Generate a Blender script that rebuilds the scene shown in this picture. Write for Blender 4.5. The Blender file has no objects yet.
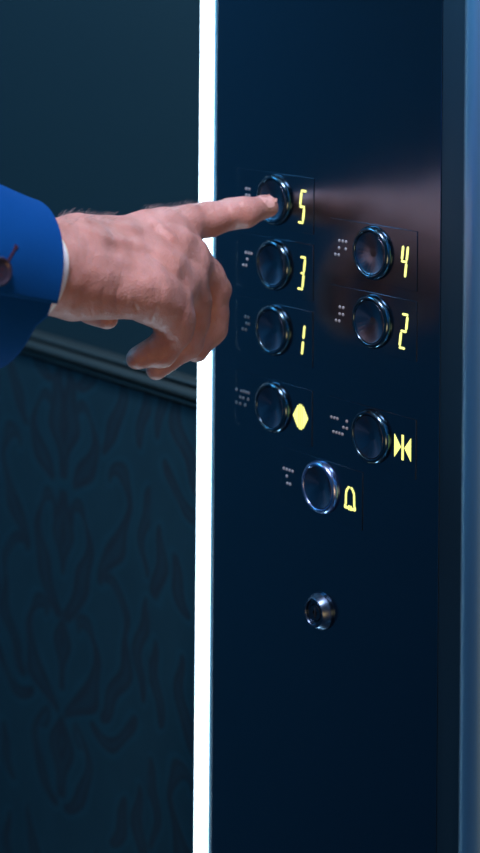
import bpy, bmesh, math, random
import numpy as np
from mathutils import Vector, Matrix, Euler
random.seed(3); np.random.seed(3)
SC = bpy.context.scene
COL = SC.collection
R = math.radians

# ------------------------------------------------------------------ frame of reference
F = 1750.0; HZ = -15.0; ROLL = 0.008; CAMZ = 1.60
AL = R(51)
D = Vector((math.cos(AL), -math.sin(AL), 0))       # along the control wall, to the right
N = Vector((-math.sin(AL), -math.cos(AL), 0))      # out of the control wall, into the car
UP = Vector((0, 0, 1))
P0 = Vector((132.5 / F * 1.05, 1.05, CAMZ))        # origin on the panel face, at eye level
WALL = Matrix(((D.x, 0, N.x, P0.x), (D.y, 0, N.y, P0.y), (0, 1, 0, P0.z), (0, 0, 0, 1)))

def at(px, py, Z):
    dx = px - 240; dy = py - HZ
    x = dx + ROLL * dy; y = dy - ROLL * dx
    return Vector((x / F * Z, Z, CAMZ - y / F * Z))

def pix(p):                                       # numpy: world (n,3) -> pixels
    x = p[:, 0] / p[:, 1] * F; y = (CAMZ - p[:, 2]) / p[:, 1] * F
    return 240 + x - ROLL * y, HZ + y + ROLL * x

# ------------------------------------------------------------------ helpers
def tag(o, label=None, cat=None, group=None, kind=None):
    if label: o['label'] = label
    if cat: o['category'] = cat
    if group: o['group'] = group
    if kind: o['kind'] = kind
    return o

def link(name, me, mat=None, parent=None, smooth=True, angle=35):
    if smooth:
        for p in me.polygons: p.use_smooth = True
        try: me.set_sharp_from_angle(angle=R(angle))
        except Exception: pass
    o = bpy.data.objects.new(name, me)
    COL.objects.link(o)
    if mat: me.materials.append(mat)
    if parent: o.parent = parent
    return o

def obj(name, bm, mat=None, parent=None, smooth=True, angle=35, M=None):
    me = bpy.data.meshes.new(name)
    bmesh.ops.recalc_face_normals(bm, faces=bm.faces)
    bm.to_mesh(me); bm.free()
    o = link(name, me, mat, parent, smooth, angle)
    if M is not None: o.matrix_world = M
    return o

def empty(name, M):
    o = bpy.data.objects.new(name, None); COL.objects.link(o)
    o.empty_display_size = 0.02
    o.matrix_world = M
    return o

def add_box(bm, x0, x1, y0, y1, z0, z1, bev=0.0, seg=2):
    r = bmesh.ops.create_cube(bm, size=1.0)
    vs = r['verts']
    for v in vs:
        v.co = Vector(((x0 + x1) / 2 + v.co.x * (x1 - x0), (y0 + y1) / 2 + v.co.y * (y1 - y0), (z0 + z1) / 2 + v.co.z * (z1 - z0)))
    if bev > 0:
        es = list({e for v in vs for e in v.link_edges})
        bmesh.ops.bevel(bm, geom=es, offset=bev, segments=seg, profile=0.5, affect='EDGES')
    return bm

def box(name, x0, x1, y0, y1, z0, z1, mat, parent=None, bev=0.0, M=None, seg=2):
    bm = bmesh.new(); add_box(bm, x0, x1, y0, y1, z0, z1, bev, seg)
    return obj(name, bm, mat, parent, M=M, angle=20 if seg < 4 else 50)

def lathe(bm, prof, seg=64, cx=0, cy=0):           # profile of (radius, z) about local z
    rings = []
    for r, z in prof:
        if r < 1e-7: rings.append([bm.verts.new((cx, cy, z))])
        else: rings.append([bm.verts.new((cx + r * math.cos(2 * math.pi * i / seg), cy + r * math.sin(2 * math.pi * i / seg), z)) for i in range(seg)])
    for a, b in zip(rings, rings[1:]):
        for i in range(seg):
            j = (i + 1) % seg
            if len(a) == 1 and len(b) == 1: continue
            if len(a) == 1: bm.faces.new((a[0], b[i], b[j]))
            elif len(b) == 1: bm.faces.new((a[i], a[j], b[0]))
            else: bm.faces.new((a[i], a[j], b[j], b[i]))
    return bm

def prism(bm, pts, z0, z1):
    a = [bm.verts.new((x, y, z0)) for x, y in pts]; b = [bm.verts.new((x, y, z1)) for x, y in pts]
    n = len(pts)
    bm.faces.new(a[::-1]); bm.faces.new(b)
    for i in range(n): bm.faces.new((a[i], a[(i + 1) % n], b[(i + 1) % n], b[i]))

def stroke(bm, x0, y0, x1, y1, w, z0, z1, gap=0.0):  # segment with clipped, pointed ends
    d = Vector((x1 - x0, y1 - y0)); L = d.length; d /= L; n = Vector((-d.y, d.x)); h = w / 2
    a = Vector((x0, y0)) + d * gap; b = Vector((x1, y1)) - d * gap
    k = min(h, (b - a).length * 0.3)
    pts = [a, a + d * k + n * h, b - d * k + n * h, b, b - d * k - n * h, a + d * k - n * h]
    prism(bm, [(p.x, p.y) for p in pts], z0, z1)

# ------------------------------------------------------------------ materials
def mat(name, base=(.5, .5, .5), rough=.5, metal=0.0, spec=.5, **kw):
    m = bpy.data.materials.new(name); m.use_nodes = True
    b = m.node_tree.nodes['Principled BSDF']
    b.inputs['Base Color'].default_value = (*base, 1)
    b.inputs['Roughness'].default_value = rough
    b.inputs['Metallic'].default_value = metal
    b.inputs['Specular IOR Level'].default_value = spec
    for k, v in kw.items(): b.inputs[k.replace('_', ' ')].default_value = v
    return m, m.node_tree, b

def noise_rough(nt, b, scale, lo, hi, stretch=(1, 1, 1), detail=4):
    tc = nt.nodes.new('ShaderNodeTexCoord'); mp = nt.nodes.new('ShaderNodeMapping')
    mp.inputs['Scale'].default_value = stretch
    nz = nt.nodes.new('ShaderNodeTexNoise'); nz.inputs['Scale'].default_value = scale; nz.inputs['Detail'].default_value = detail
    mr = nt.nodes.new('ShaderNodeMapRange'); mr.inputs['To Min'].default_value = lo; mr.inputs['To Max'].default_value = hi
    nt.links.new(tc.outputs['Object'], mp.inputs['Vector']); nt.links.new(mp.outputs[0], nz.inputs['Vector'])
    nt.links.new(nz.outputs['Fac'], mr.inputs['Value']); nt.links.new(mr.outputs[0], b.inputs['Roughness'])
    return nz, mp

def add_bump(nt, b, src, strength, dist=0.001, prev=None):
    bp = nt.nodes.new('ShaderNodeBump'); bp.inputs['Strength'].default_value = strength; bp.inputs['Distance'].default_value = dist
    nt.links.new(src, bp.inputs['Height'])
    if prev: nt.links.new(prev.outputs[0], bp.inputs['Normal'])
    nt.links.new(bp.outputs[0], b.inputs['Normal'])
    return bp

M_PANEL, nt, b = mat('navy_satin_steel', (.15, .20, .25), .26, 1.0)
nz, mp = noise_rough(nt, b, 60, .17, .21, (1, .04, 1))
M_PLATE, nt, b = mat('navy_button_plate', (.14, .195, .245), .26, 1.0)
noise_rough(nt, b, 90, .17, .23, (1, .1, 1))
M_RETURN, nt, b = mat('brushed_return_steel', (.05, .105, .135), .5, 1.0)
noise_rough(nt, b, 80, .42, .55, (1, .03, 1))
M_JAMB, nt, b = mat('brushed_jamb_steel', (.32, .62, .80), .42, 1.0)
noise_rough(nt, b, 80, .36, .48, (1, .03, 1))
M_CHROME, nt, b = mat('blue_chrome', (.07, .135, .18), .17, 1.0)
M_CHROME2, nt, b = mat('satin_lit_ring_chrome', (.28, .42, .70), .25, 1.0)  # alarm ring: brighter reflection is put into the lighter blue base
M_DISH, nt, b = mat('dark_mirror_dish', (.17, .21, .27), .24, 1.0, Anisotropic=.8)
tg = nt.nodes.new('ShaderNodeTangent'); tg.direction_type = 'RADIAL'; tg.axis = 'Z'; nt.links.new(tg.outputs[0], b.inputs['Tangent'])
M_LOCK, nt, b = mat('lock_steel', (.09, .15, .22), .3, 1.0)
M_LOCKD, nt, b = mat('dark_lock_face', (.10, .13, .16), .3, 1.0)
M_DARK, nt, b = mat('lock_black', (.01, .012, .015), .4, 0.0)
M_DOT, nt, b = mat('braille_dot', (.36, .40, .42), .4, .2)
M_EDGE, nt, b = mat('plate_edge', (.35, .42, .5), .35, 1.0)
M_GLYPH, nt, b = mat('yellow_led', (.9, .9, .3), .5, 0)
b.inputs['Emission Color'].default_value = (.88, .93, .20, 1); b.inputs['Emission Strength'].default_value = 1.0
M_STRIP, nt, b = mat('white_led_tube', (.9, .95, 1), .4, 0)
b.inputs['Emission Color'].default_value = (.62, .88, 1.0, 1); b.inputs['Emission Strength'].default_value = 5.0
M_WALL, nt, b = mat('dark_teal_lacquer', (.0085, .031, .040), .4, 0, .5)
M_RAIL, nt, b = mat('rail_dark_grey_green', (.024, .046, .047), .5, 0, .5)
M_CEIL, nt, b = mat('car_ceiling', (.12, .16, .2), .6)
M_FLOOR, nt, b = mat('car_floor', (.06, .12, .16), .3)
nz, mp = noise_rough(nt, b, 6, .2, .45)
M_CARW, nt, b = mat('car_wall_steel', (.035, .23, .37), .5, 0)
M_LAMP, nt, b = mat('downlight_lens', (.9, .95, 1), .4, 0)
b.inputs['Emission Color'].default_value = (.55, .8, 1.0, 1); b.inputs['Emission Strength'].default_value = 25.0
M_TRIMRING, nt, b = mat('downlight_trim', (.5, .5, .5), .3, 1.0)

# damask cloth: colour and relief follow the woven pattern attribute
M_DAMASK, nt, b = mat('damask_wallcloth', (.02, .06, .09), .6, 0, .4)
at_ = nt.nodes.new('ShaderNodeAttribute'); at_.attribute_name = 'weave'
mx = nt.nodes.new('ShaderNodeMix'); mx.data_type = 'RGBA'
mx.inputs[6].default_value = (.009, .048, .066, 1); mx.inputs[7].default_value = (.003, .016, .026, 1)
nz = nt.nodes.new('ShaderNodeTexNoise'); nz.inputs['Scale'].default_value = 25; nz.inputs['Detail'].default_value = 5
mm = nt.nodes.new('ShaderNodeMath'); mm.operation = 'MULTIPLY_ADD'; mm.inputs[1].default_value = .5; mm.inputs[2].default_value = -.25
ma = nt.nodes.new('ShaderNodeMath'); ma.operation = 'ADD'; ma.use_clamp = True
nt.links.new(nz.outputs['Fac'], mm.inputs[0]); nt.links.new(mm.outputs[0], ma.inputs[1]); nt.links.new(at_.outputs['Fac'], ma.inputs[0])
nt.links.new(ma.outputs[0], mx.inputs[0]); nt.links.new(mx.outputs[2], b.inputs['Base Color'])
mr = nt.nodes.new('ShaderNodeMapRange'); mr.inputs['To Min'].default_value = .42; mr.inputs['To Max'].default_value = .75
nt.links.new(at_.outputs['Fac'], mr.inputs['Value']); nt.links.new(mr.outputs[0], b.inputs['Roughness'])
add_bump(nt, b, at_.outputs['Fac'], .15, -.0005)

# skin
M_SKIN, nt, b = mat('skin', (.60, .34, .27), .47, 0, .5)
b.inputs['Subsurface Weight'].default_value = .22
b.inputs['Subsurface Radius'].default_value = (1.0, .35, .18); b.inputs['Subsurface Scale'].default_value = .004
tc = nt.nodes.new('ShaderNodeTexCoord')
n1 = nt.nodes.new('ShaderNodeTexNoise'); n1.inputs['Scale'].default_value = 45; n1.inputs['Detail'].default_value = 5
cr = nt.nodes.new('ShaderNodeValToRGB')
cr.color_ramp.elements[0].position = .3; cr.color_ramp.elements[0].color = (.47, .24, .19, 1)
cr.color_ramp.elements[1].position = .7; cr.color_ramp.elements[1].color = (.61, .36, .31, 1)
nt.links.new(tc.outputs['Object'], n1.inputs['Vector']); nt.links.new(n1.outputs['Fac'], cr.inputs['Fac'])
nt.links.new(cr.outputs[0], b.inputs['Base Color'])
vo = nt.nodes.new('ShaderNodeTexVoronoi'); vo.inputs['Scale'].default_value = 900
n2 = nt.nodes.new('ShaderNodeTexNoise'); n2.inputs['Scale'].default_value = 260; n2.inputs['Detail'].default_value = 6
nt.links.new(tc.outputs['Object'], vo.inputs['Vector']); nt.links.new(tc.outputs['Object'], n2.inputs['Vector'])
bp = add_bump(nt, b, vo.outputs['Distance'], .4, .0004); bp = add_bump(nt, b, n2.outputs['Fac'], .5, .0007, bp)
mp = nt.nodes.new('ShaderNodeMapping'); mp.inputs['Scale'].default_value = (1, 1, .22); mp.inputs['Rotation'].default_value = (0, .25, 0)
n3 = nt.nodes.new('ShaderNodeTexNoise'); n3.inputs['Scale'].default_value = 330; n3.inputs['Detail'].default_value = 3
nt.links.new(tc.outputs['Object'], mp.inputs['Vector']); nt.links.new(mp.outputs[0], n3.inputs['Vector']); add_bump(nt, b, n3.outputs['Fac'], .35, .0008, bp)
M_NAIL, nt, b = mat('fingernail', (.78, .50, .44), .25, 0, .5)
M_HAIR, nt, b = mat('arm_hair', (.42, .33, .30), .5)

def cloth_mat(name, c, scale, strength, sheen=.3):
    m, nt, b = mat(name, c, .9, 0, .12)
    b.inputs['Sheen Weight'].default_value = sheen; b.inputs['Sheen Roughness'].default_value = .4
    b.inputs['Sheen Tint'].default_value = (c[0] * 2 + .1, c[1] * 2 + .15, min(1, c[2] * 2 + .3), 1)
    tc = nt.nodes.new('ShaderNodeTexCoord'); w = nt.nodes.new('ShaderNodeTexNoise')
    w.inputs['Scale'].default_value = scale; w.inputs['Detail'].default_value = 3
    nt.links.new(tc.outputs['Object'], w.inputs['Vector']); add_bump(nt, b, w.outputs['Fac'], strength, .0006)
    return m
M_SUIT = cloth_mat('blue_wool', (.0, .068, .275), 1400, .5, .02)
M_SHIRT = cloth_mat('white_cotton', (.80, .90, .98), 1500, .3)
M_THREAD, nt, b = mat('dark_red_thread', (.045, .012, .03), .8)
M_BTN, nt, b = mat('mottled_horn_button', (.09, .075, .10), .3, 0, .5)
nz = nt.nodes.new('ShaderNodeTexNoise'); nz.inputs['Scale'].default_value = 300
cr = nt.nodes.new('ShaderNodeValToRGB'); cr.color_ramp.elements[0].color = (.010, .010, .022, 1); cr.color_ramp.elements[1].color = (.05, .042, .07, 1)
nt.links.new(nz.outputs['Fac'], cr.inputs['Fac']); nt.links.new(cr.outputs[0], b.inputs['Base Color'])

# ------------------------------------------------------------------ the lift car (setting), in wall coordinates (u, v, w)
ZF = -CAMZ; ZC = 2.35 - CAMZ                       # floor and ceiling in v
UB = -1.25; WO = 1.5
def wbox(name, u0, u1, v0, v1, w0, w1, m, bev=0, parent=None, seg=2):
    return box(name, u0, u1, v0, v1, w0, w1, m, parent, bev, M=WALL.copy(), seg=seg)
WD = -.05                                          # face of the car wall beside the panel
tag(wbox('wall_right', UB, -.150, ZF, ZC, WD - .03, WD, M_WALL), kind='structure')
tag(wbox('wall_back', UB - .04, UB, ZF, ZC, WD - .03, WO, M_CARW), kind='structure')
tag(wbox('wall_left', UB - .04, .12, ZF, ZC, WO, WO + .04, M_CARW), kind='structure')
tag(wbox('floor', UB - .04, 1.9, ZF - .04, ZF, -.12, WO + .04, M_FLOOR), kind='structure')
tag(wbox('ceiling', UB - .04, 1.9, ZC, ZC + .04, -.12, WO + .04, M_CEIL), kind='structure')

# carved handrail moulding: profile swept along the wall
def sweep_u(name, prof, u0, u1, m):
    bm = bmesh.new()
    a = [bm.verts.new((u0, v, w)) for v, w in prof]; c = [bm.verts.new((u1, v, w)) for v, w in prof]
    n = len(prof)
    for i in range(n): bm.faces.new((a[i], a[(i + 1) % n], c[(i + 1) % n], c[i]))
    bm.faces.new(a); bm.faces.new(c[::-1])
    return obj(name, bm, m, None, M=WALL.copy(), angle=30)
pr = [(-.2835, WD), (-.2835, WD + .006)]
for i in range(7): t = i / 6 * math.pi; pr.append((-.2835 - .0022 * (1 - math.cos(t)), WD + .006 + .0045 * math.sin(t)))
pr += [(-.2885, WD + .004)]
for i in range(9): t = i / 8 * math.pi; pr.append((-.2890 - .0042 * (1 - math.cos(t)), WD + .005 + .008 * math.sin(t)))
pr += [(-.2985, WD + .004)]
for i in range(7): t = i / 6 * math.pi; pr.append((-.2990 - .0020 * (1 - math.cos(t)), WD + .004 + .004 * math.sin(t)))
pr += [(-.3040, WD + .003), (-.3050, WD)]
tag(sweep_u('trim_1', pr, UB, -.150, M_RAIL), kind='structure')

# damask panel under the rail
def damask_value(U, V):
    """woven figure, 1 = dark thread; mirrored repeat 150 mm wide, 260 mm tall, half drop"""
    TW, TH = .235, .400
    out = np.zeros(U.shape); near = np.full(U.shape, 1e9)
    def bez(p, n=22):
        p = np.array(p, float); t = np.linspace(0, 1, n)[:, None]
        return (1 - t) ** 3 * p[0] + 3 * (1 - t) ** 2 * t * p[1] + 3 * (1 - t) * t * t * p[2] + t ** 3 * p[3]
    leaves = [  # cubic centre lines (mm) with peak width (mm)
        ([(0, -112), (4, -100), (7, -88), (0, -74)], 5), ([(3, -118), (22, -112), (30, -92), (19, -78)], 4.5),
        ([(19, -78), (12, -72), (10, -84), (17, -86)], 2.5), ([(5, -70), (20, -66), (34, -48), (30, -26)], 6),
        ([(30, -26), (27, -14), (14, -14), (15, -24)], 3.6), ([(34, -60), (48, -52), (58, -34), (56, -14)], 5.5),
        ([(56, -14), (58, 4), (46, 14), (40, 6)], 4), ([(28, -68), (44, -76), (56, -70), (64, -54)], 4),
        ([(0, -58), (3, -48), (3, -38), (0, -26)], 4.5), ([(4, -22), (14, -6), (24, 6), (22, 28)], 6),
        ([(22, 28), (18, 42), (6, 40), (8, 30)], 3.2), ([(34, 4), (38, 20), (52, 30), (58, 48)], 5.5),
        ([(58, 48), (60, 64), (46, 70), (42, 60)], 3.6), ([(10, 48), (20, 52), (30, 64), (26, 84)], 5.5),
        ([(26, 84), (24, 94), (14, 94), (14, 86)], 3), ([(0, 2), (5, 16), (4, 30), (0, 44)], 4.5),
        ([(0, 54), (8, 70), (8, 90), (0, 112)], 6.5), ([(36, 74), (46, 84), (54, 98), (52, 118)], 5),
        ([(64, 80), (70, 92), (72, 104), (70, 120)], 4), ([(12, 100), (22, 104), (30, 114), (30, 126)], 4.5),
        ([(70, -118), (66, -108), (64, -100), (68, -88)], 5), ([(44, -122), (52, -116), (58, -104), (54, -94)], 4),
        ([(70, -40), (66, -28), (66, -8), (72, 6)], 4.5), ([(72, 18), (68, 34), (70, 52), (74, 62)], 3.5)]
    col = np.floor(U / TW)
    x = np.abs((U / TW - col) - .5) * 150
    y = ((V / TH + .5 * (col % 2)) % 1.0 - .5) * 260
    x = x + 1.6 * np.sin(y * .23) + 1.3 * np.sin(y * .11 + x * .15); y = y + 2.2 * np.sin(x * .13 + y * .05)
    for p, w in leaves:
        P = bez(p); n = len(P)
        best = np.full(x.shape, 1e9)
        for i in range(n):
            t = i / (n - 1); ww = w * (.25 + .75 * math.sin(math.pi * min(1, t * .85 + .1)) ** .8)
            best = np.minimum(best, np.hypot(x - P[i, 0], y - P[i, 1]) - ww)
        near = np.minimum(near, best)
        out = np.maximum(out, np.clip(.5 - best / 1.6, 0, 1) * (1 - .55 * np.clip(.5 - (best + w * .55) / 1.2, 0, 1)))
    return np.clip(.38 + .62 * out - .38 * np.exp(-((near - 1.3) / 1.2) ** 2), 0, 1)
u0, u1, v0, v1 = -.62, -.170, -.96, -.3052
nu, nv = 260, 380
gu, gv = np.meshgrid(np.linspace(u0, u1, nu), np.linspace(v0, v1, nv), indexing='ij')
val = damask_value(gu + .285, gv + .47)
co = np.stack([gu, gv, np.full(gu.shape, WD + .0030) - val * .00012], -1).reshape(-1, 3)
idx = np.arange(nu * nv).reshape(nu, nv)
q = np.stack([idx[:-1, :-1], idx[1:, :-1], idx[1:, 1:], idx[:-1, 1:]], -1).reshape(-1, 4)
# rim and back so the panel has a thickness
bk = co.copy(); bk[:, 2] = WD + .0002
nv0 = len(co)
ring = np.concatenate([idx[:, 0], idx[-1, 1:], idx[-2::-1, -1], idx[0, -2:0:-1]])
rb = np.arange(len(ring)) + nv0
co2 = np.concatenate([co, bk[ring]])
side = np.stack([ring, rb, np.roll(rb, -1), np.roll(ring, -1)], -1)
me = bpy.data.meshes.new('damask_wall_panel')
me.from_pydata(co2.tolist(), [], q.tolist() + side.tolist() + [rb[::-1].tolist()]); me.update()
a_ = me.attributes.new('weave', 'FLOAT', 'POINT'); a_.data.foreach_set('value', np.concatenate([val.reshape(-1), np.zeros(len(ring))]))
o = link('damask_wall_panel', me, M_DAMASK); o.matrix_world = WALL.copy()
tag(o, 'dark teal wall panel covered in damask cloth below the moulded rail', 'wall panel')

# control column: big satin steel face
tag(wbox('control_panel', -.1505, .0585, ZF, ZC, WD - .03, 0, M_PANEL, bev=.0004), 'tall navy satin steel lift control panel holding every button', 'control panel')
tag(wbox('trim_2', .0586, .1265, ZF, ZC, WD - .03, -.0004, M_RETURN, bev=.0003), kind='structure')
# light tube standing at the panel's left edge
st = empty('light_strip', WALL @ Matrix.Translation((-.1640, ZF, -.004)))
tag(st, 'tall glowing white vertical light strip along the left edge of the panel', 'light')
bm = bmesh.new(); H = ZC - ZF
seg = 14; prof = [(.0062 * math.cos(math.pi * i / seg), .0005 + .0048 * math.sin(math.pi * i / seg)) for i in range(seg + 1)]
prof = [(x, z) for x, z in prof]
a = [bm.verts.new((x, .002, z)) for x, z in prof]; c = [bm.verts.new((x, H - .002, z)) for x, z in prof]
for i in range(len(prof)): j = (i + 1) % len(prof); bm.faces.new((a[i], a[j], c[j], c[i]))
bm.faces.new(a); bm.faces.new(c[::-1])
obj('diffuser', bm, M_STRIP, st)
bm = bmesh.new(); add_box(bm, -.0085, .0085, 0, H, WD + .004, .0004, .0004); obj('housing', bm, M_CARW, st)

# door jamb, nearer the camera on the right
JW = .060
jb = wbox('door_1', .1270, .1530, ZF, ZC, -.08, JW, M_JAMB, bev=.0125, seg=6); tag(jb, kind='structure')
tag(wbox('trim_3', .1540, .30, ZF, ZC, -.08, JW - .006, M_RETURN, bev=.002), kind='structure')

# ------------------------------------------------------------------ buttons
BX = .0016; PT = .0005                                         # plate thickness
def plate(parent):
    bm = bmesh.new(); add_box(bm, -.0370, .0385, -.0180, .0170, .0001, PT, .00018, 2)
    return obj('plate', bm, M_PLATE, parent, angle=20)
def ringpart(parent, m):
    bm = bmesh.new()
    lathe(bm, [(.0163, PT), (.0163, .0010), (.0162, .0016), (.0159, .0024), (.0155, .0031), (.0150, .0037), (.0145, .0040), (.0140, .0042), (.0135, .0041), (.0131, .0037), (.0129, .0030), (.0128, PT)], 96, BX)
    return obj('ring', bm, m, parent, angle=50)
def dishpart(parent):
    bm = bmesh.new()
    pr = [(.0127, .0002), (.0127, .0032), (.0125, .0034), (.0121, .0032)]
    for i in range(1, 15):
        r = .0121 * (1 - i / 14); pr.append((r, .0003 + .0029 * (r / .0121) ** 1.7))
    lathe(bm, pr, 96, BX)
    # fine radial polish marks
    for v in bm.verts:
        r = math.hypot(v.co.x - BX, v.co.y)
        if .0008 < r < .0115:
            a = math.atan2(v.co.y, v.co.x - BX); v.co.z += .00005 * math.sin(a * 24) * (r / .0117)
    return obj('dish', bm, M_DISH, parent, angle=50)
def braille(parent, rows):
    bm = bmesh.new()
    for (x, y) in rows:
        r = .00105
        lathe(bm, [(r, PT), (r * .92, PT + .0003), (r * .6, PT + .00055), (0, PT + .00065)], 14, x / 1000, y / 1000)
    return obj('braille', bm, M_DOT, parent)
GZ0, GZ1 = PT - .0001, PT + .0003
def digit(parent, segs, name='floor_number'):
    w, h, sl = 2.0, 10.0, .13
    def Pt(k):
        x = {'L': -w, 'R': w}[k[1]]; y = {'T': h, 'M': 0, 'B': -h}[k[0]]
        return ((28.0 + x + sl * y) / 1000, (-1.8 + y) / 1000)
    bm = bmesh.new()
    for a, b_, part in segs:
        A = Pt(a); B = Pt(b_)
        if part != 1: B = (A[0] + (B[0] - A[0]) * part, A[1] + (B[1] - A[1]) * part)
        vert = a[1] == b_[1]
        stroke(bm, A[0], A[1], B[0], B[1], .0017 if vert else .0014, GZ0, GZ1, .0007 if vert else -.0006)
    return obj(name, bm, M_GLYPH, parent, smooth=False)
def poly_glyph(parent, name, polys=(), strokes=()):
    bm = bmesh.new()
    for p in polys: prism(bm, [((28 + x) / 1000, (y - 1.2) / 1000) for x, y in p], GZ0, GZ1)
    for (x0, y0, x1, y1, w) in strokes: stroke(bm, (28 + x0) / 1000, (y0 - 1.2) / 1000, (28 + x1) / 1000, (y1 - 1.2) / 1000, w / 1000, GZ0, GZ1, -w / 4000)
    return obj(name, bm, M_GLYPH, parent, smooth=False)

def button(u, v, label, group, ringm=M_CHROME):
    t = empty('elevator_button', WALL @ Matrix.Translation((u, v, 0)))
    tag(t, label, 'button', group)
    plate(t); ringpart(t, ringm); dishpart(t)
    return t
G1 = 'floor buttons'; G2 = 'door and alarm buttons'
UL, UR, UM = -.0898, .0015, -.0435
t = button(UL, -.1370, 'lift button for floor 5, pressed by the index finger', G1)
digit(t, [('TR', 'TL', 1), ('TL', 'ML', 1), ('ML', 'MR', 1), ('MR', 'BR', 1), ('BR', 'BL', 1)])
braille(t, [(-27.5, 4.2), (-24.5, 4.2), (-27.5, 0), (-24.5, 0), (-28, -4.2)])
t = button(UL, -.1786, 'lift button for floor 3, under the pressed button 5', G1)
digit(t, [('TL', 'TR', 1), ('TR', 'MR', 1), ('MR', 'ML', .6), ('MR', 'BR', 1), ('BR', 'BL', 1)])
braille(t, [(-27.5, 4.2), (-24.5, 4.2), (-21.8, 4.2), (-26, 0), (-30, -4.2), (-27, -4.2)])
t = button(UL, -.2203, 'lift button for floor 1, under the button for floor 3', G1)
digit(t, [('TR', 'MR', 1), ('MR', 'BR', 1)])
braille(t, [(-27.5, 4.2), (-24.5, 4.2), (-26.3, 0), (-24, 0), (-30, -4.2), (-27, -4.2)])
t = button(UR, -.1597, 'lift button for floor 4, topmost of the right column', G1)
digit(t, [('TL', 'ML', 1), ('TR', 'MR', 1), ('ML', 'MR', 1), ('MR', 'BR', 1)])
braille(t, [(-28.5, 3.8), (-25.5, 3.8), (-22.5, 3.8), (-28.7, -.7), (-22.7, -.7), (-32, -5), (-29, -5)])
t = button(UR, -.2006, 'lift button for floor 2, directly below button 4', G1)
digit(t, [('TL', 'TR', 1), ('TR', 'MR', 1), ('MR', 'ML', 1), ('ML', 'BL', 1), ('BL', 'BR', 1)])
braille(t, [(-27.5, 4.2), (-24.5, 4.2), (-27.7, 0), (-24.7, 0), (-31, -4.4), (-28, -4.4)])
t = button(UL, -.2694, 'door open button with yellow diamond of outward triangles', G2)
poly_glyph(t, 'door_open_symbol', [[(-7.2, 0), (-2.6, 7.0), (-2.1, 7.0), (-2.1, -7.0), (-2.6, -7.0)], [(7.2, 0), (2.6, 7.0), (2.1, 7.0), (2.1, -7.0), (2.6, -7.0)],
    [(-1.35, -7.9), (-1.35, 7.9), (-.4, 7.9), (-.4, -7.9)], [(1.35, -7.9), (1.35, 7.9), (.4, 7.9), (.4, -7.9)]])
braille(t, [(-36, 4.2), (-31, 4.2), (-28.5, 4.2), (-26, 4.2), (-23.5, 4.2), (-32, 0), (-29, 0), (-24, 0), (-36, -4.2), (-32, -4.2), (-27, -4.2)])
t = button(UR, -.2694, 'door close button with yellow triangles pointing at a bar', G2)
poly_glyph(t, 'door_close_symbol', [[(-6.9, 6.8), (-6.9, -6.8), (-1.5, 0)], [(6.9, 6.8), (6.9, -6.8), (1.5, 0)], [(-.8, 7.4), (.8, 7.4), (.8, -7.4), (-.8, -7.4)]])
braille(t, [(-34.5, 4.4), (-31.8, 4.4), (-29.1, 4.4), (-20.5, 4.4), (-23.5, .2), (-20.5, .2), (-32.5, -4.2), (-29.8, -4.2), (-27.1, -4.2), (-24.4, -4.2)])
t = button(UM, -.3100, 'alarm button with yellow bell and ring coloured as brightly lit blue metal', G2, M_CHROME2)
S = []
for s in (-1, 1):
    pts = [(.7 * s, 7.0), (2.3 * s, 5.9), (3.5 * s, 3.4), (3.7 * s, 0), (3.8 * s, -4.0), (4.7 * s, -5.6)]
    for p, q_ in zip(pts, pts[1:]): S.append((p[0], p[1], q_[0], q_[1], 1.5))
    S.append((4.9 * s, -5.8, 1.0 * s, -5.8, 1.6))
S += [(-.9, -4.2, -.9, -7.0, 1.1), (.9, -4.2, .9, -7.0, 1.1)]
poly_glyph(t, 'bell_symbol', (), S)
braille(t, [(-34, 3.6), (-31.2, 3.6), (-28.4, 3.6), (-25.6, 3.6), (-31, -.6), (-30.5, -5), (-27.8, -5)])

# ------------------------------------------------------------------ key switch
t = empty('key_switch', WALL @ Matrix.Translation((UM + .0018, -.3868, 0)))
tag(t, 'small round steel key lock low on the control panel', 'lock')
bm = bmesh.new(); lathe(bm, [(.0112, .0001), (.0112, .0016), (.0110, .0020), (.0089, .0060), (.0086, .0063), (.0079, .0063), (.0076, .0058), (.0076, .0040)], 72)
obj('collar', bm, M_LOCK, t, angle=25)
bm = bmesh.new(); lathe(bm, [(.0076, .0030), (.0076, .0046), (.0073, .0048), (.0052, .0048), (.0049, .0042), (.0046, .0052), (.0018, .0052), (.0016, .0042), (0, .0042)], 72)
obj('cylinder_core', bm, M_LOCKD, t, angle=25)
bm = bmesh.new(); add_box(bm, -.0007, .0007, -.0034, .0034, .0042, .0054, .0002); obj('keyhole', bm, M_DARK, t)

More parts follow.
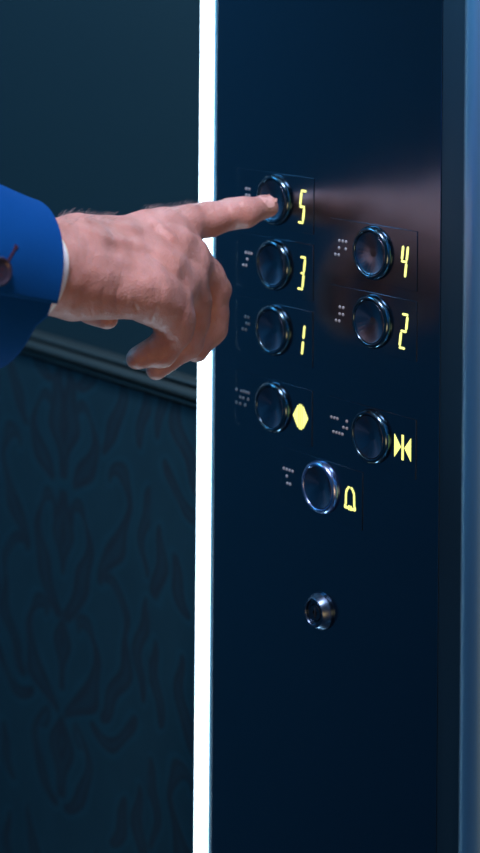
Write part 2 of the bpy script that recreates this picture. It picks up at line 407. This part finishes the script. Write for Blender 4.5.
# ------------------------------------------------------------------ the hand (signed distance field -> one continuous mesh)
tipw = None
def solve_tip(px, py, gap):                       # depth at which a point stands `gap` off the panel face
    lo, hi = .9, 1.3
    for _ in range(60):
        m_ = (lo + hi) / 2
        if (at(px, py, m_) - P0).dot(N) > gap: lo = m_
        else: hi = m_
    return lo
ZT = solve_tip(268, 206.5, .0112)
print('tip depth', ZT)
def S3(p): q_ = at(p[0], p[1], p[2]); return np.array(q_), p[3] * p[2] / F
PALM = [  # (px,py,Z,rpx) pairs : metacarpals, heel, thenar, wrist
    ((76, 240, 1.020, 25), (156, 234, 1.066, 18)), ((74, 249, 1.008, 28), (175, 249, 1.058, 18)),
    ((70, 264, .994, 32), (165, 271, 1.038, 19)), ((68, 280, .985, 33), (151, 292, 1.013, 20)),
    ((78, 291, .990, 28), (126, 295, 1.006, 22)), ((146, 303, 1.022, 17), (152, 303, 1.026, 16)),
    ((95, 268, 1.045, 30), (150, 262, 1.072, 18)), ((40, 252, .984, 34), (76, 250, 1.004, 33)), ((40, 276, .970, 36), (76, 276, .990, 34)),
    ((4, 262, .950, 44), (40, 262, .978, 40)), ((158, 236, 1.064, 18), (186, 256, 1.069, 17)), ((172, 254, 1.056, 18.5), (188, 277, 1.057, 17.5)), ((160, 275, 1.034, 20), (172, 296, 1.034, 18))]
FING = {
    'index': [(150, 233, 1.062, 19), (185, 224, 1.080, 17.5), (212, 219, 1.093, 16.4), (232, 214, 1.1005, 14.6), (246, 212, ZT - .012, 13.6), (267.5, 206.5, ZT, 11.3)],
    'middle': [(168, 251, 1.054, 20), (190, 262, 1.068, 17.5), (208, 277, 1.080, 16.5), (213.5, 291, 1.085, 16), (213, 312, 1.087, 15.5), (211, 328, 1.087, 14.5), (197, 350, 1.078, 12.5)],
    'ring': [(160, 272, 1.034, 20), (180, 286, 1.048, 18), (193, 303, 1.059, 17), (193.5, 318, 1.063, 16), (187, 343, 1.062, 14.5), (157, 368.5, 1.052, 11.5)],
    'pinky': [(148, 292, 1.013, 21), (164, 305, 1.020, 18.5), (176, 321, 1.027, 17), (175, 332, 1.030, 16), (162, 350, 1.032, 15), (138, 358, 1.027, 12.2)],
    'thumb': [(88, 262, 1.045, 24), (86, 290, 1.056, 17), (94, 309, 1.054, 14.5), (107, 318, 1.048, 11.5)]}
VOX = .00115
allp = [S3(p)[0] for pr_ in PALM for p in pr_] + [S3(p)[0] for c_ in FING.values() for p in c_]
lo = np.min(allp, 0) - .030; hi = np.max(allp, 0) + .030
nx, ny, nz_ = [int(math.ceil((hi[i] - lo[i]) / VOX)) + 1 for i in range(3)]
print('grid', nx, ny, nz_)
X = (lo[0] + VOX * np.arange(nx, dtype=np.float32))[:, None, None]; Y = (lo[1] + VOX * np.arange(ny, dtype=np.float32))[None, :, None]; Z = (lo[2] + VOX * np.arange(nz_, dtype=np.float32))[None, None, :]
def capsule(A, B, ra, rb):
    d = B - A; L2 = float(d @ d)
    t = np.clip(((X - A[0]) * d[0] + (Y - A[1]) * d[1] + (Z - A[2]) * d[2]) / L2, 0, 1)
    return np.sqrt((X - A[0] - t * d[0]) ** 2 + (Y - A[1] - t * d[1]) ** 2 + (Z - A[2] - t * d[2]) ** 2) - (ra + t * (rb - ra))
def smin(a, b_, k):
    h = np.maximum(k - np.abs(a - b_), 0) / k
    return np.minimum(a, b_) - h * h * k * .25
def field(p, q_): A, ra = S3(p); B, rb_ = S3(q_); return capsule(A, B, ra, rb_)
palm = None
for p, q_ in PALM:
    f_ = field(p, q_); palm = f_ if palm is None else smin(palm, f_, .009)
total = palm
for nm, ch in FING.items():
    fg = None
    for p, q_ in zip(ch, ch[1:]):
        f_ = field(p, q_); fg = f_ if fg is None else smin(fg, f_, .005)
    total = np.minimum(total, smin(palm, fg, .013 if nm != 'thumb' else .005))
total = total.astype(np.float32)
# surface nets
ins = total < 0
shape = total.shape
cnt = np.zeros((nx - 1, ny - 1, nz_ - 1), np.int32); acc = np.zeros((nx - 1, ny - 1, nz_ - 1, 3), np.float32)
def sl(a, off): return a[off[0]:nx - 1 + off[0], off[1]:ny - 1 + off[1], off[2]:nz_ - 1 + off[2]]
for ax in range(3):
    o1, o2 = [i for i in range(3) if i != ax]
    for da in (0, 1):
        for db in (0, 1):
            a0 = [0, 0, 0]; a0[o1] = da; a0[o2] = db; b0 = list(a0); b0[ax] = 1
            va = sl(total, a0); vb = sl(total, b0); m_ = (va < 0) != (vb < 0)
            t = np.where(m_, va / np.where(m_, va - vb, 1), 0)
            cnt += m_
            acc[..., ax] += np.where(m_, t, 0); acc[..., o1] += m_ * da; acc[..., o2] += m_ * db
act = cnt > 0
vid = np.full(cnt.shape, -1, np.int64); vid[act] = np.arange(act.sum())
cell = np.argwhere(act)
V = (cell + acc[act] / cnt[act][:, None]) * VOX + lo
faces = []
for ax in range(3):
    o1, o2 = (ax + 1) % 3, (ax + 2) % 3
    a0 = [slice(0, n_) for n_ in shape]; a0[ax] = slice(0, shape[ax] - 1); b0 = list(a0); b0[ax] = slice(1, shape[ax])
    A_ = ins[tuple(a0)]; B_ = ins[tuple(b0)]
    e = np.argwhere(A_ != B_)
    e = e[(e[:, o1] > 0) & (e[:, o2] > 0) & (e[:, o1] < shape[o1] - 1) & (e[:, o2] < shape[o2] - 1)]
    sgn = A_[tuple(e.T)]
    def vv(d1, d2): c_ = e.copy(); c_[:, o1] -= d1; c_[:, o2] -= d2; return vid[tuple(c_.T)]
    q_ = np.stack([vv(0, 0), vv(1, 0), vv(1, 1), vv(0, 1)], -1)
    q_[~sgn] = q_[~sgn][:, ::-1]
    faces.append(q_)
Fq = np.concatenate(faces)
def vnormals(V):
    a_, b_, c_, d_ = [V[Fq[:, i]] for i in range(4)]
    fn = np.cross(c_ - a_, d_ - b_); n_ = np.zeros_like(V)
    for i in range(4): np.add.at(n_, Fq[:, i], fn)
    return n_ / (np.linalg.norm(n_, axis=1)[:, None] + 1e-12)
def lap(V, it, lam=.5):
    for _ in range(it):
        s_ = np.zeros_like(V); k_ = np.zeros(len(V))
        for i in range(4):
            j = (i + 1) % 4
            np.add.at(s_, Fq[:, i], V[Fq[:, j]]); np.add.at(k_, Fq[:, i], 1)
            np.add.at(s_, Fq[:, j], V[Fq[:, i]]); np.add.at(k_, Fq[:, j], 1)
        V = V + lam * (s_ / k_[:, None] - V)
    return V
V = lap(V, 2)
Nn = vnormals(V)
cen = V.mean(0); 
if ((V - cen) * Nn).sum() < 0: Fq = Fq[:, ::-1]; Nn = -Nn
# sculpt tendons (+) and creases (-): polyline seen from the front, height mm, half width px
px_, py_ = pix(V)
front = np.clip((-Nn[:, 1] + .15) * 2.0, 0, 1)
SC_ = [([(64, 219), (84, 228), (104, 239), (122, 247)], .9, 4.5), ([(96, 218), (114, 221), (132, 227), (146, 233)], .8, 3.5),
       ([(108, 239), (128, 242), (147, 248), (168, 256)], .9, 4), ([(90, 252), (118, 262), (150, 272)], .45, 5),
       ([(144, 217), (152, 219.5), (159, 225), (166, 233), (180, 243)], 1.2, 3.2), ([(150, 226), (170, 240)], -.7, 3),
       ([(162, 247), (176, 257)], .4, 5), ([(128, 262), (150, 266), (164, 276)], .4, 4.5), ([(112, 270), (136, 280), (152, 292)], .35, 5),
       ([(174, 258), (181, 267), (190, 281)], -.4, 2.2), ([(152, 281), (171, 284)], -.35, 4),
       ([(138, 313), (136, 307), (133, 303)], -.9, 1.6), ([(151, 322), (155, 314), (158, 306)], -.6, 1.8),
       ([(118, 312), (116, 298), (119, 286)], -.35, 1.8), ([(104, 315), (102, 298), (105, 284)], -.3, 1.8), ([(92, 316), (90, 300)], -.3, 1.6),
       ([(66, 305), (70, 285), (72, 268)], -.4, 2.0), ([(74, 310), (79, 290)], -.35, 1.8), ([(126, 306), (128, 292)], -.35, 1.5),
       ([(208, 203), (211, 210)], -.5, 1.6), ([(214, 203), (216, 210)], -.45, 1.6), ([(245, 200), (247, 206)], -.35, 1.4), ([(249, 200), (251, 206)], -.3, 1.4),
       ([(176, 340), (158, 343), (152, 344)], -.5, 1.8), ([(150, 343), (148, 352), (150, 364)], -.35, 1.6),
       ([(188, 316), (193, 322)], -.3, 1.5), ([(222, 278), (225, 290)], -.3, 1.6)]
disp = np.zeros(len(V))
for pl, h_, w_ in SC_:
    best = np.full(len(V), 1e9)
    L = sum(math.dist(a, b_) for a, b_ in zip(pl, pl[1:]))
    run = 0
    endf = np.ones(len(V))
    for a, b_ in zip(pl, pl[1:]):
        dx, dy = b_[0] - a[0], b_[1] - a[1]; l2 = dx * dx + dy * dy; l_ = math.sqrt(l2)
        t = np.clip(((px_ - a[0]) * dx + (py_ - a[1]) * dy) / l2, 0, 1)
        dd = np.hypot(px_ - a[0] - t * dx, py_ - a[1] - t * dy)
        s_ = (run + t * l_) / L
        upd = dd < best; best = np.where(upd, dd, best); endf = np.where(upd, np.clip(np.minimum(s_, 1 - s_) * 4 + .25, 0, 1), endf)
        run += l_
    disp += h_ * .001 * np.exp(-(best / w_) ** 2) * endf * front
# shallow irregular skin relief
for k in range(14):
    kv = np.random.normal(size=3); kv /= np.linalg.norm(kv); fr = np.random.uniform(250, 600)
    disp += .00009 * np.sin((V @ kv) * fr + np.random.uniform(0, 6))
V = V + Nn * disp[:, None]
me = bpy.data.meshes.new('person')
me.from_pydata(V.tolist(), [], Fq.tolist()); me.update()
org = Vector(at(60, 262, .985))
me.transform(Matrix.Translation(-org))
person = link('person', me, M_SKIN, smooth=True, angle=180)
person.location = org
tag(person, 'person in blue suit, hand pressing the button with extended index finger', 'person')
def child(o, parent):                              # keep the world placement of meshes built in world space
    o.parent = parent; o.matrix_parent_inverse = parent.matrix_world.inverted(); return o
bpy.context.view_layer.update()

# fingernail on the index
A = Vector(S3(FING['index'][4])[0]); B = Vector(S3(FING['index'][5])[0]); rb_ = S3(FING['index'][5])[1]
ax = (B - A).normalized()
dn = Vector((.12, -.62, .78)); dn = (dn - ax * dn.dot(ax)).normalized(); sd = ax.cross(dn)
from mathutils.bvhtree import BVHTree
bvh = BVHTree.FromPolygons([Vector(p) for p in V], Fq.tolist())
def skin_radius(O, d):                             # how far the finger surface lies from its axis in a direction
    hit = bvh.ray_cast(O + d * .016, -d, .016)
    return .016 - hit[3] if hit[0] is not None else rb_
bm = bmesh.new(); nu_, nv_ = 15, 13; g = []
for i in range(nu_):
    row = []
    for j in range(nv_):
        s_ = i / (nu_ - 1); a = (j / (nv_ - 1) * 2 - 1)
        wid = R(50) * min(1, 1.15 - abs(s_ - .5) ** 4 * 9.5)
        al_ = -.0085 + s_ * .0125 + .0016 * (-(a * a)) * (1 if s_ > .5 else -1) * abs(s_ - .5) * 2
        dd_ = dn * math.cos(a * wid) + sd * math.sin(a * wid); O_ = B + ax * (al_ * .85 - .0015)
        row.append((O_, dd_, skin_radius(O_, dd_)))
    g.append(row)
rad = np.array([[c_[2] for c_ in row] for row in g])
for _ in range(6):
    pd = np.pad(rad, 1, 'edge'); rad = (pd[:-2, 1:-1] + pd[2:, 1:-1] + pd[1:-1, :-2] + pd[1:-1, 2:] + 2 * rad) / 6
g = [[bm.verts.new(c_[0] + c_[1] * (rad[i][j] + .00030)) for j, c_ in enumerate(row)] for i, row in enumerate(g)]
for i in range(nu_ - 1):
    for j in range(nv_ - 1): bm.faces.new((g[i][j], g[i + 1][j], g[i + 1][j + 1], g[i][j + 1]))
bmesh.ops.recalc_face_normals(bm, faces=bm.faces)
bmesh.ops.solidify(bm, geom=bm.faces[:], thickness=.0004)
child(obj('fingernail', bm, M_NAIL), person)

# fine hairs along the upper edge of wrist and knuckle
bm = bmesh.new()
up_mask = (Nn[:, 2] > .35) & (Nn[:, 1] < .75) & (((px_ > 58) & (px_ < 112)) | ((px_ > 138) & (px_ < 200) & (py_ < 214))) & (py_ < 225)
ids = np.where(up_mask)[0]; np.random.shuffle(ids)
for i in ids[:330]:
    p = Vector(V[i]); n_ = Vector(Nn[i]); L = random.uniform(.003, .0065)
    dr = (n_ * .55 + Vector((.75, .35, .1)) + Vector(np.random.normal(size=3)) * .22).normalized()
    pts = [p - n_ * .0003, p + dr * L * .5, p + dr * L * .8 + Vector((.35, .15, -.05)) * L * .35]
    prev = None
    for k, q_ in enumerate(pts):
        r_ = .00007 * (1 - k * .3); s1 = dr.orthogonal().normalized(); s2 = dr.cross(s1)
        rg = [bm.verts.new(q_ + (s1 * math.cos(a) + s2 * math.sin(a)) * r_) for a in (0, 2.1, 4.2)]
        if prev:
            for m_ in range(3): bm.faces.new((prev[m_], prev[(m_ + 1) % 3], rg[(m_ + 1) % 3], rg[m_]))
        prev = rg
child(tag(obj('arm_hair', bm, M_HAIR), kind='stuff'), person)

# ------------------------------------------------------------------ sleeve
AX = Vector((.776, .582, -.243)).normalized(); NX = Vector((.60, -.80, 0)); UX = NX.cross(AX) * -1
if UX.z < 0: UX = -UX
   # along the arm to the hand; sideways, to the camera
HC = Vector(at(12, 281, .962))                     # centre of the jacket cuff
def sup(th, e=1.0):
    if 0 < th % (2 * math.pi) < math.pi / 2: e = .97                                # rounded, slightly squared section
    c, s = math.cos(th), math.sin(th)
    return math.copysign(abs(c) ** e, c), math.copysign(abs(s) ** e, s)
def tube(name, C0, rn, ru, hem, length, m, parent, th0=0, th1=2 * math.pi, thick=.0016, grow=(.0, .0), nth=96, nt=40, wr=.0, uplow=0.0, bend=0.0, offset=0.0, cap=False):
    closed = abs(th1 - th0 - 2 * math.pi) < 1e-6
    bm = bmesh.new(); g = []
    nn = nth if closed else nth + 1
    for i in range(nt + 1):
        s_ = (i / nt) ** 1.5; row = []
        for j in range(nn):
            th = th0 + (th1 - th0) * j / nth
            c, s = sup(th)
            h_ = hem(th); d_ = h_ - s_ * (length + h_)
            kk = max(0, -d_)
            wv = wr * math.sin(th * 3 + kk * 22) * math.sin(kk * 48 + th * 2) * min(1, kk / .05)
            a_ = rn + grow[0] * kk + offset + wv; b_ = ru + grow[1] * kk + offset + wv
            if s > 0: b_ = b_ - uplow + min(kk, .05) * .10
            ctr = C0 + AX * d_ + UX * (bend * kk * kk)
            row.append(bm.verts.new(ctr + NX * (a_ * c) + UX * (b_ * s)))
        g.append(row)
    for i in range(nt):
        for j in range(nn if closed else nn - 1):
            k = (j + 1) % nn; bm.faces.new((g[i][j], g[i][k], g[i + 1][k], g[i + 1][j]))
    if cap: bm.faces.new(g[-1])
    bmesh.ops.recalc_face_normals(bm, faces=bm.faces)
    o = obj(name, bm, m, None, angle=60)
    sm = o.modifiers.new('thickness', 'SOLIDIFY'); sm.thickness = thick; sm.offset = -1 if closed else 0
    return child(o, parent) if parent else o
def hem_lower(th):
    t = math.degrees(th) % 360
    # 180..345 side (below) is cut back behind the vent
    return -.0050 * max(0, min(1, (345 - t) / 8)) * (1 if t > 180 else 0)
jacket = tube('jacket_sleeve', HC, .0452, .0488, hem_lower, .42, M_SUIT, person, grow=(.05, .05), wr=.0012, bend=.10, cap=True, uplow=.0052)
tag(jacket)
VT = R(-6)
flap = tube('sleeve_vent_flap', HC, .0457, .0483, lambda th: .0015, .16, M_SUIT, None, th0=VT, th1=R(150), thick=.0022, grow=(.05, .05), wr=.0012, bend=.10, uplow=.0047, offset=.0016, nth=70)
child(flap, jacket)
shirt = tube('shirt_cuff', HC + AX * .001 + UX * .003, .0388, .0285, lambda th: .0088 + .0045 * math.sin(th), .10, M_SHIRT, person, thick=.0012, nt=14)
tag(shirt)

# cuff button and its buttonhole on the flap
def flap_point(th, kk, off=.0032):
    c, s = sup(th); a_ = .0457 + .05 * kk + off; b_ = .0483 + .05 * kk + off - .0047 + .1 * min(kk, .05)
    p = HC + AX * (-kk) + UX * (.10 * kk * kk) + NX * (a_ * c) + UX * (b_ * s)
    e = 1e-3; c2, s2 = sup(th + e)
    p2 = HC + AX * (-kk) + UX * (.10 * kk * kk) + NX * (a_ * c2) + UX * (b_ * s2)
    tg = (p2 - p).normalized(); return p, tg, AX.cross(tg).normalized()
BP, BT, BN = flap_point(R(6), .0395)
if BN.y > 0: BN = -BN
zx = BT.cross(BN)
MB = Matrix(((zx.x, BT.x, BN.x, BP.x), (zx.y, BT.y, BN.y, BP.y), (zx.z, BT.z, BN.z, BP.z), (0, 0, 0, 1)))
bm = bmesh.new()
lathe(bm, [(0, 0), (.0066, 0), (.0075, .0006), (.0076, .0014), (.0071, .0021), (.0064, .0021), (.0056, .0015), (.0050, .0013), (0, .0012)], 48)
bt = obj('sleeve_button', bm, M_BTN, None, M=MB); child(bt, jacket)
bm = bmesh.new()
for sx in (-1, 1):
    for sy in (-1, 1): lathe(bm, [(.0008, .0010), (.0008, .00135), (0, .00138)], 12, sx * .0015, sy * .0015)
th_ = obj('button_thread', bm, M_THREAD, None, M=MB); child(th_, jacket)
# buttonhole: stitched slot sloping up to the right of the button
bm = bmesh.new()
P1, _, n1_ = flap_point(R(12), .0350, .0031); P2, _, n2_ = flap_point(R(22.5), .0300, .0031)
d_ = (P2 - P1); L = d_.length; d_.normalize(); sdv = d_.cross(n1_ if n1_.y < 0 else -n1_).normalized(); nn_ = (n1_ if n1_.y < 0 else -n1_)
for k in range(26):
    p = P1 + (P2 - P1) * (k / 25) ; w_ = .0006 if k < 22 else .0010
    q0 = p - sdv * w_; q1 = p + sdv * w_
    a = [bm.verts.new(q0 + nn_ * .0002), bm.verts.new(q0 + d_ * L / 30 + nn_ * .0002), bm.verts.new(q1 + d_ * L / 30 + nn_ * .0002), bm.verts.new(q1 + nn_ * .0002)]
    c = [bm.verts.new(v.co + nn_ * .0006) for v in a]
    bm.faces.new(a); bm.faces.new(c[::-1])
    for m_ in range(4): bm.faces.new((a[m_], a[(m_ + 1) % 4], c[(m_ + 1) % 4], c[m_]))
bh = obj('buttonhole', bm, M_THREAD, None); child(bh, jacket)

# ------------------------------------------------------------------ car downlights, plus unseen area lamps added to light the hand
def area(name, loc, target, size, power, color, shape='DISK', sy=None):
    l = bpy.data.lights.new(name, 'AREA'); l.energy = power; l.color = color; l.shape = shape; l.size = size
    if sy: l.shape = 'RECTANGLE'; l.size_y = sy
    o = bpy.data.objects.new(name, l); COL.objects.link(o); o.location = loc
    o.rotation_euler = (Vector(target) - Vector(loc)).to_track_quat('-Z', 'Y').to_euler()
    return o
def W(u, v, w): return WALL @ Vector((u, v, w))
k_ = 0
for (u, w) in [(-.35, .45), (-.35, 1.05), (-.9, .45), (-.9, 1.05), (.35, .45), (.35, 1.05)]:
    t = empty('ceiling_downlight', WALL @ Matrix.Translation((u, ZC, w)) @ Matrix.Rotation(R(90), 4, 'X'))
    tag(t, 'round recessed downlight in the car ceiling', 'light', 'car ceiling downlights')
    bm = bmesh.new(); lathe(bm, [(.052, 0), (.052, .004), (.046, .006), (.040, .003), (.040, 0)], 40); obj('trim_ring', bm, M_TRIMRING, t)
    bm = bmesh.new(); lathe(bm, [(.0395, .0005), (.0395, .002), (0, .0025)], 40); obj('lens', bm, M_LAMP, t)
HP = Vector(at(110, 260, 1.0))
area('key_light', (-.22, .62, 2.28), HP, .25, 11.0, (.97, .82, 1.0))
area('warm_light', W(.52, -.40, .40), Vector(at(205, 260, 1.08)), .25, .85, (1.0, .45, .16))  # added lamp, no fitting of the car; warms the fingers
area('blue_light', W(-.9, ZC - .06, .8), HP, .5, 9.0, (.14, .55, 1.0))
fl = area('low_rim_light', W(-.42, ZF + .05, .03), Vector(at(140, 330, 1.03)), .16, .22, (.55, .80, 1.0)); fl.data.spread = R(40)  # unseen lamp added low down for a rim under the hand

w = bpy.data.worlds.new('lobby_glow'); SC.world = w; w.use_nodes = True
bg = w.node_tree.nodes['Background']; bg.inputs[0].default_value = (.03, .13, .22, 1); bg.inputs[1].default_value = .5

# ------------------------------------------------------------------ camera
cd = bpy.data.cameras.new('camera'); cam = bpy.data.objects.new('camera', cd); COL.objects.link(cam)
cam.location = (0, 0, CAMZ); cam.rotation_euler = (R(90), -ROLL, 0)
cd.sensor_fit = 'HORIZONTAL'; cd.sensor_width = 36; cd.lens = F / 480 * 36
cd.shift_y = -(426.5 - HZ) / 480; cd.clip_start = .05
cd.dof.use_dof = True; cd.dof.focus_distance = 1.035; cd.dof.aperture_fstop = 9.5
SC.camera = cam
vs = SC.view_settings
vs.view_transform = 'Standard'; vs.look = 'None'; vs.exposure = 0; vs.gamma = 1; vs.use_curve_mapping = False
